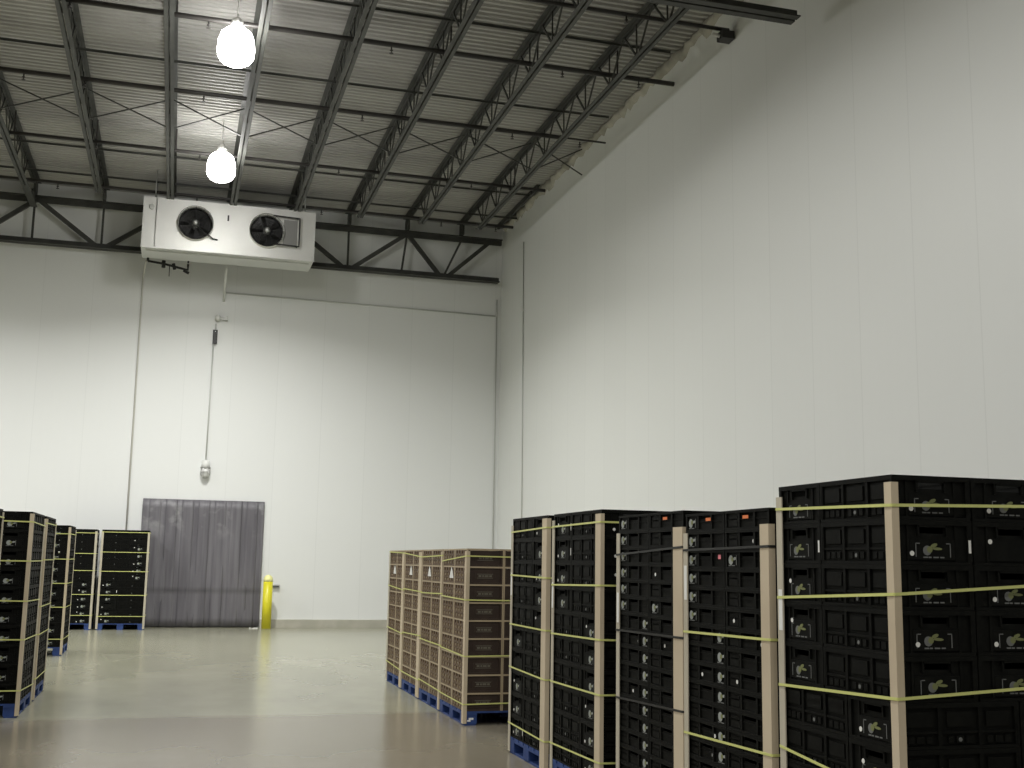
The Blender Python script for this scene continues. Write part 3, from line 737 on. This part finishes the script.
def lay_pin_x(x0, x1, y0, y1, pat):        # three end-on crates and two crosswise, the ends face front/back
    W, D = x1 - x0, y1 - y0; out = []
    front3 = pat == 'A'
    a, c = W / 3, D * .6
    y3 = (y0 + c / 2) if front3 else (y1 - c / 2); y2 = (y1 - D * .2) if front3 else (y0 + D * .2)
    for k in range(3): out.append((x0 + a * (k + .5), y3, 0, a, c))
    for k in range(2): out.append((x0 + W / 2 * (k + .5), y2, 1, D * .4, W / 2))
    return out
def lay_pin_y(x0, x1, y0, y1, pat):        # 1.0 wide, 1.2 deep
    W, D = x1 - x0, y1 - y0; out = []
    right2 = pat == 'A'
    x2 = (x1 - W * .2) if right2 else (x0 + W * .2); x3 = (x0 + W * .3) if right2 else (x1 - W * .3)
    for k in range(2): out.append((x2, y0 + D / 2 * (k + .5), 0, W * .4, D / 2))
    for k in range(3): out.append((x3, y0 + D / 3 * (k + .5), 1, D / 3, W * .6))
    return out
def lay_grid(x0, x1, y0, y1, pat):
    W, D = x1 - x0, y1 - y0
    return [(x0 + W / 2 * (i + .5), y0 + D / 2 * (j + .5), 1, D / 2, W / 2) for i in range(2) for j in range(2)]
def lay_brown(x0, x1, y0, y1, pat):
    W, D = x1 - x0, y1 - y0
    return [(x0 + W / 3 * (i + .5), y0 + D / 2 * (j + .5), 0, W / 3, D / 2) for i in range(3) for j in range(2)]
ORD = ['top', 'second', 'third', 'fourth', 'fifth', 'sixth', 'seventh', 'eighth', 'ninth', 'tenth', 'eleventh', 'twelfth', 'thirteenth', 'fourteenth', 'fifteenth', 'sixteenth', 'seventeenth']
RS = random.Random(21)

def stack(key, phrase, style, x0, x1, y0, y1, nlay, h, layout, split, faces, hidden_front=None, logo_rule=None, top_white=False):
    """faces: the sides of the stack one can see: 'L' (towards -x), 'R' (+x), 'F' (towards the camera)"""
    for k in range(nlay):                                  # k = 0 is the top layer
        z = .141 + (nlay - 1 - k) * h
        pat = split[0] if k < split[2] else split[1]
        cells = layout(x0, x1, y0, y1, pat)
        for (cx, cy, rot, w, l) in cells:
            ex, ey = (w / 2, l / 2) if rot == 0 else (l / 2, w / 2)
            on = {'L': cx - ex < x0 + .01, 'R': cx + ex > x1 - .01, 'F': cy - ey < y0 + .01}
            seen = [f for f in faces if on[f]]
            if not seen: continue
            if seen == ['F'] and hidden_front and not (hidden_front[0] < cx < hidden_front[1]): continue
            side = 'L' if 'L' in faces else 'R'
            if on[side]:
                near = (cy - y0) < (y1 - y0) * .36; far = (cy - y0) > (y1 - y0) * .64
                pos = ('near corner' if near and 'F' in faces else 'aisle side near end' if near else 'aisle side far end' if far else 'aisle side middle')
            else:
                u = (cx - x0) / (x1 - x0); pos = 'front ' + ('left' if u < .36 else 'right' if u > .64 else 'middle')
            lay = (ORD[k] + ' layer' if k < nlay - 1 else 'bottom layer')
            kind = {'deep': 'black crate', 'shallow': 'shallow black crate', 'brown': 'brown crate'}[style]
            name = {'deep': 'produce_crate', 'shallow': 'shallow_crate', 'brown': 'brown_crate'}[style]
            t = thing(name, '%s, %s, %s, %s' % (kind, lay, pos, phrase), 'crate', (cx, cy, z), rz=(0 if rot == 0 else -PI / 2), group='crates of ' + phrase)
            ms = crate_mesh(style, w, l, h)
            put('body', ms[0], t)
            if style == 'brown':
                put('rim', ms[1], t)
                if on['F'] and 'F' in faces: put('printed_mark', FAINT, t, (0, -l / 2 + .0118, h * .46))
                if on['L'] and k == 1 and (cy - y0) > (y1 - y0) * .5:
                    put('paper_tag', TAG, t, (-w / 2 - .004, -l * .30, h * .55), -PI / 2)
                continue
            # which local face looks at which side: rot 0: ends face F/back; rot 1 (turned -90 deg): local -y looks to -x, +y to +x
            for f in seen:
                if rot == 0 and f == 'F': ends = [(-1, 0)]
                elif rot == 1 and f == 'L': ends = [(-1, 0)]
                elif rot == 1 and f == 'R': ends = [(1, 0)]
                else: ends = []
                for s, _ in ends:
                    rz = 0 if s < 0 else PI
                    yy = s * (l / 2 - .003 - .0055)
                    if style == 'deep':
                        if RS.random() < .88:
                            big = key in ('P5', 'P4', 'P3')
                            put('printed_logo', LOGO if big else LOGO_S, t, (RS.uniform(-.01, .01), yy, h * .33), rz)
                        if RS.random() < .75: put('round_sticker', DOT, t, (s * w * .25 + RS.uniform(-.01, .01), yy, h * (.25 + .3 * (RS.random() > .7))), rz)
                        if RS.random() < .35: put('stripe_sticker', STRIPE, t, (-s * (w / 2 - .016), s * (l / 2 - .0035), h * .42), rz)
                    else:
                        r_ = logo_rule(k)
                        if (cy - y0) > (y1 - y0) * .5 or RS.random() < .10:
                            put('printed_logo', LOGO_S, t, (-w * .34 if r_ == 'far' else w * .37, yy - .0015, h * .46), rz)
                        spot_ = {('P4', 0, True): (.06, ORANGE), ('P4', 0, False): (0, ORANGE), ('P3', 0, False): (0, ORANGE), ('P4', 2, True): (.2, PINK)}.get((key, k, (cy - y0) > (y1 - y0) * .5))
                        if spot_: put('bright_fleck', spot_[1], t, (spot_[0], s * (l / 2 - .0015), h * .62), rz)
                        elif RS.random() < .3: put('round_sticker', DOT, t, (RS.uniform(-.2, .2), s * (l / 2 - .0085), h * .4), rz)
                if not ends and style == 'deep':
                    s = {'L': -1, 'R': 1, 'F': 1}[f]
                    if rot == 0: put('button', RIVET, t, (s * (w / 2 - .0065), 0, h * .2), -PI / 2 if s < 0 else PI / 2)
                    else: put('button', RIVET, t, ((w / 2 - .0065), 0, h * .2), PI / 2)

BOARD = {}
def corner_board(x, y, sx, sy, z0, z1, label, pale=False, sticker=None, fx=.04, fy=.085, group='corner boards on the stacks'):
    """L-shaped board on the stack corner (x, y); sx, sy point outwards"""
    t = thing('corner_board', label, 'corner board', (x, y, z0), group=group)
    key = (sx, sy, round(z1 - z0, 3), pale, fx, fy)
    if key not in BOARD:
        H_ = z1 - z0; b = MB(); th = .006; g_ = .002
        xa, xb = sorted((sx * g_, sx * (g_ + th))); ya, yb = sorted((sy * (g_ + th), sy * (-fy)))
        b.box(xa, xb, ya, yb, 0, H_)
        xa, xb = sorted((sx * g_, sx * (-fx))); ya, yb = sorted((sy * g_, sy * (g_ + th)))
        b.box(xa, xb, ya, yb, 0, H_)
        BOARD[key] = b.mesh('corner_board_angle', 'board_lt' if pale else 'board')
    put('angle', BOARD[key], t)
    if sticker is not None:
        put('sticker', MB().box(min(sx * .0082, sx * .0096), max(sx * .0082, sx * .0096), min(-sy * .005, -sy * .04), max(-sy * .005, -sy * .04), sticker - z0 - .10, sticker - z0 + .10).mesh('white_board_sticker', 'white_paper'), t)
    return t
def strap(x0, x1, y0, y1, zs, label, group, mat='strap', hgt=.013):
    """zs: heights at (x0,y0), (x0,y1), (x1,y1), (x1,y0)"""
    o = .010; pts = []; zi = dict(zip(((0, 0), (0, 1), (1, 1), (1, 0)), zs))
    c = .006
    seq = [((x0 - o, y0 - o + c), zs[0]), ((x0 - o, y1 + o - c), zs[1]), ((x0 - o + c, y1 + o), zs[1]), ((x1 + o - c, y1 + o), zs[2]), ((x1 + o, y1 + o - c), zs[2]), ((x1 + o, y0 - o + c), zs[3]), ((x1 + o - c, y0 - o), zs[3]), ((x0 - o + c, y0 - o), zs[0])]
    b = MB(); n_ = len(seq); ring = []
    cxm, cym = (x0 + x1) / 2, (y0 + y1) / 2
    for (x, y), z in seq:
        dx = .002 if x > cxm else -.002; dy = .002 if y > cym else -.002
        ring.append([b.bm.verts.new(p) for p in ((x, y, z - hgt / 2), (x + dx, y + dy, z - hgt / 2), (x + dx, y + dy, z + hgt / 2), (x, y, z + hgt / 2))])
    for k in range(n_):
        A, B = ring[k], ring[(k + 1) % n_]
        for j in range(4): b.bm.faces.new((A[j], A[(j + 1) % 4], B[(j + 1) % 4], B[j]))
    ob = put('strap', b.mesh('strap_loop', mat))
    return tag(ob, label, 'strap', group)

def stack_extras(key, phrase, color, x0, x1, y0, y1, straps, mats=None):
    pl = pallet(x0, x1, y0, y1, 'blue pallet under ' + phrase, 'blue pallets under the stacks')
    if key == 'W0':
        hw, hd = (x1 - x0) / 2, (y1 - y0) / 2
        put('painted_mark', MB().box(-hw + .055, -hw + .105, -hd + .0035, -hd + .005, .055, .075, 'pallet_white').box(-hw + .04, -hw + .075, -hd + .0035, -hd + .005, .038, .055, 'pallet_white').mesh('white_painted_mark'), pl)
    nst = len(straps)
    for i, zs in enumerate(straps):
        mt = mats[i] if mats else 'strap'
        pos = 'topmost' if i == 0 else 'lowest' if i == nst - 1 else ORD[i] + ' from top'
        strap(x0, x1, y0, y1, zs, '%s strap, %s, around %s' % ('black' if mt == 'strap_blk' else 'yellow', pos, phrase), 'straps of ' + phrase, mt)

# ---- right-hand row of black stacks, nearest first
XA = 2.94
P5 = 'nearest large black stack at right edge'
stack('P5', P5, 'deep', XA, XA + 1.2, 4.33, 5.31, 10, .1912, lay_pin_x, ('A', 'B', 5), 'LF')
stack_extras('P5', P5, 'black', XA, XA + 1.2, 4.33, 5.31, [(1.92, 1.94, 1.94, 1.945), (1.545, 1.50, 1.55, 1.62), (1.115, 1.075, 1.1, 1.185), (.70, .78, .7, .7)])
P4 = 'second black stack from right'
stack('P4', P4, 'shallow', XA, XA + 1.2, 5.41, 6.44, 17, .1067, lay_grid, ('A', 'A', 0), 'L', logo_rule=lambda k: 'far' if k < 6 else 'mid')
stack_extras('P4', P4, 'black', XA, XA + 1.2, 5.41, 6.44, [(1.755, 1.74, 1.74, 1.75), (1.285, 1.265, 1.27, 1.28), (.72, .69, .7, .7), (.27, .24, .25, .25)], ['strap_blk', 'strap', 'strap', 'strap'])
P3 = 'third black stack from right'
stack('P3', P3, 'shallow', XA, XA + 1.2, 6.47, 7.54, 17, .1082, lay_grid, ('A', 'A', 0), 'L', logo_rule=lambda k: 'far' if k < 6 else 'mid')
stack_extras('P3', P3, 'black', XA, XA + 1.2, 6.47, 7.54, [(1.76, 1.715, 1.74, 1.75), (1.225, 1.21, 1.2, 1.2), (.80, .765, .78, .78), (.28, .25, .26, .26)], ['strap_blk'] * 4)
P2 = 'fourth black stack from right'
stack('P2', P2, 'deep', XA, XA + 1.32, 7.87, 8.97, 10, .190, lay_pin_x, ('A', 'B', 4), 'LF', hidden_front=(2.9, 3.7))
stack_extras('P2', P2, 'black', XA, XA + 1.32, 7.87, 8.97, [(1.95, 1.94, 1.94, 1.94), (1.50, 1.48, 1.49, 1.49), (1.12, 1.10, 1.1, 1.1), (.74, .73, .73, .73), (.28, .26, .26, .26)])
P1 = 'black stack next to brown stacks'
stack('P1', P1, 'deep', XA, XA + 1.32, 9.13, 10.16, 10, .190, lay_pin_x, ('B', 'A', 5), 'L')
stack_extras('P1', P1, 'black', XA, XA + 1.32, 9.13, 10.16, [(1.94, 1.92, 1.92, 1.93), (1.53, 1.54, 1.53, 1.53), (1.11, 1.11, 1.1, 1.1), (.72, .74, .73, .73), (.24, .26, .25, .25)])
for (ph, y0, y1, zn, zf_, stn, stf) in ((P5, 4.33, 5.31, 2.02, 2.0, None, 1.44), (P4, 5.41, 6.44, 1.87, 1.84, None, 1.55), (P3, 6.47, 7.54, 1.88, 1.86, None, 1.36), (P2, 7.87, 8.97, 2.01, 1.99, None, 1.40), (P1, 9.13, 10.16, 2.015, 1.98, None, 1.46)):
    corner_board(XA, y0, -1, -1, .02, zn, 'brown corner board on the near aisle corner of ' + ph, fx={P5: .028, P2: .022}.get(ph, .03), fy={P5: .044, P4: .085, P3: .13, P2: .10, P1: .115}[ph])
    corner_board(XA, y1, -1, 1, .02, zf_, 'pale corner board on the far aisle corner of ' + ph, pale=True, sticker=stf, fy=.048)
# ---- brown stacks
bz = [[(1.71, 1.655, 1.68, 1.70), (1.26, 1.27, 1.27, 1.25), (.69, .71, .70, .70), (.21, .22, .22, .23)],
      [(1.715, 1.70, 1.7, 1.7), (1.29, 1.27, 1.27, 1.27), (.72, .725, .72, .72), (.225, .25, .24, .24)],
      [(1.70, 1.75, 1.73, 1.73), (1.28, 1.29, 1.28, 1.28), (.755, .73, .74, .74), (.23, .235, .23, .23)],
      [(1.75, 1.77, 1.76, 1.76), (1.27, 1.31, 1.28, 1.28), (.71, .74, .73, .73), (.24, .28, .25, .25)]]
by = [(11.84, 12.96), (12.99, 14.10), (14.13, 15.22), (15.25, 16.36)]
for i, ph in enumerate(('nearest brown stack', 'second nearest brown stack', 'third brown stack', 'farthest brown stack')):
    y0, y1 = by[i]
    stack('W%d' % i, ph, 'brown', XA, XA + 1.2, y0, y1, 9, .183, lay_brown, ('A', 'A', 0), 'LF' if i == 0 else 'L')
    stack_extras('W%d' % i, ph, 'brown', XA, XA + 1.2, y0, y1, bz[i])
    corner_board(XA, y0, -1, -1, .02, 1.76, 'brown corner board on the near aisle corner of ' + ph, fx=.03, fy=(.07, .06, .16, .14)[i])
    if i == 3: corner_board(XA, y1, -1, 1, .02, 1.75, 'pale corner board on the far aisle corner of ' + ph, pale=True)
# ---- left-hand row
XE = -1.43
L1 = 'front black stack at left'
def zs4(a): return [(z, z, z, z) for z in a]
stack('L1', L1, 'deep', XE - 1.0, XE, 13.1, 14.28, 10, .195, lay_pin_y, ('A', 'A', 0), 'RF')
stack_extras('L1', L1, 'black', XE - 1.0, XE, 13.1, 14.28, [(2.0, 1.97, 1.97, 1.985), (1.58,) * 4, (1.18, 1.16, 1.15, 1.17), (.78, .76, .76, .78), (.27, .22, .22, .27)])
L2 = 'black stack behind the left front one'
stack('L2', L2, 'deep', XE - 1.0, XE, 14.5, 15.62, 10, .195, lay_pin_y, ('A', 'A', 0), 'RF')
stack_extras('L2', L2, 'black', XE - 1.0, XE, 14.5, 15.62, zs4((2.01, 1.59, 1.06, .745, .25)))
L3 = 'lone left black stack before back wall'
stack('L3', L3, 'deep', -2.70, -1.68, 20.9, 22.05, 10, .20, lay_pin_y, ('A', 'A', 0), 'RF')
stack_extras('L3', L3, 'black', -2.70, -1.68, 20.9, 22.05, zs4((2.0, 1.58, 1.18, .79, .27)))
L0 = 'black stack cut by left edge'
stack('L0', L0, 'deep', -2.62, -1.62, 11.2, 12.35, 10, .194, lay_pin_y, ('A', 'A', 0), 'RF')
stack_extras('L0', L0, 'black', -2.62, -1.62, 11.2, 12.35, zs4((2.0, 1.55, 1.3, .8, .27)))
B2 = 'black stack beside the strip curtain'
stack('B2', B2, 'deep', -1.575, -.54, 28.03, 28.97, 13, .161, lay_pin_y, ('A', 'B', 7), 'RF')
stack_extras('B2', B2, 'black', -1.575, -.54, 28.03, 28.97, zs4((2.18, 1.73, 1.30, .77, .30)))
B1 = 'left one of two stacks at back wall'
stack('B1', B1, 'deep', -2.71, -1.68, 28.03, 28.97, 13, .161, lay_pin_y, ('B', 'A', 7), 'RF')
stack_extras('B1', B1, 'black', -2.71, -1.68, 28.03, 28.97, zs4((2.15, 1.69, 1.31, .78, .32)))
for ph, x, y0, y1, zt in ((L1, XE, 13.1, 14.28, 2.07), (L2, XE, 14.5, 15.62, 2.06), (L3, -1.68, 20.9, 22.05, 2.11)):
    corner_board(x, y0, 1, -1, .02, zt, 'brown corner board on the near aisle corner of ' + ph, fx=.028, fy=.07)
    corner_board(x, y1, 1, 1, .02, zt - .02, 'pale corner board on the far aisle corner of ' + ph, pale=True)
corner_board(-1.62, 12.35, 1, 1, .02, 2.05, 'pale corner board on the far corner of ' + L0, pale=True)
corner_board(-1.62, 11.2, 1, -1, .02, 2.06, 'brown corner board on the near corner of ' + L0, fx=.028, fy=.07)
corner_board(-.54, 28.03, 1, -1, .02, 2.19, 'pale corner board on the right corner of ' + B2, pale=True)
corner_board(-1.575, 28.03, -1, -1, .02, 2.19, 'pale corner board on the left corner of ' + B2, pale=True, sticker=1.62)
corner_board(-1.68, 28.03, 1, -1, .02, 2.19, 'pale corner board on the right corner of ' + B1, pale=True)

# ------------------------------------------------------------------ world and colour management
wd = bpy.data.worlds.new('world'); scn.world = wd; wd.use_nodes = True
wd.node_tree.nodes['Background'].inputs['Color'].default_value = (0.5, 0.5, 0.5, 1)
wd.node_tree.nodes['Background'].inputs['Strength'].default_value = 0.0
vs = scn.view_settings
vs.view_transform = 'Standard'; vs.look = 'None'; vs.gamma = 1; vs.use_curve_mapping = False; vs.exposure = 0.0
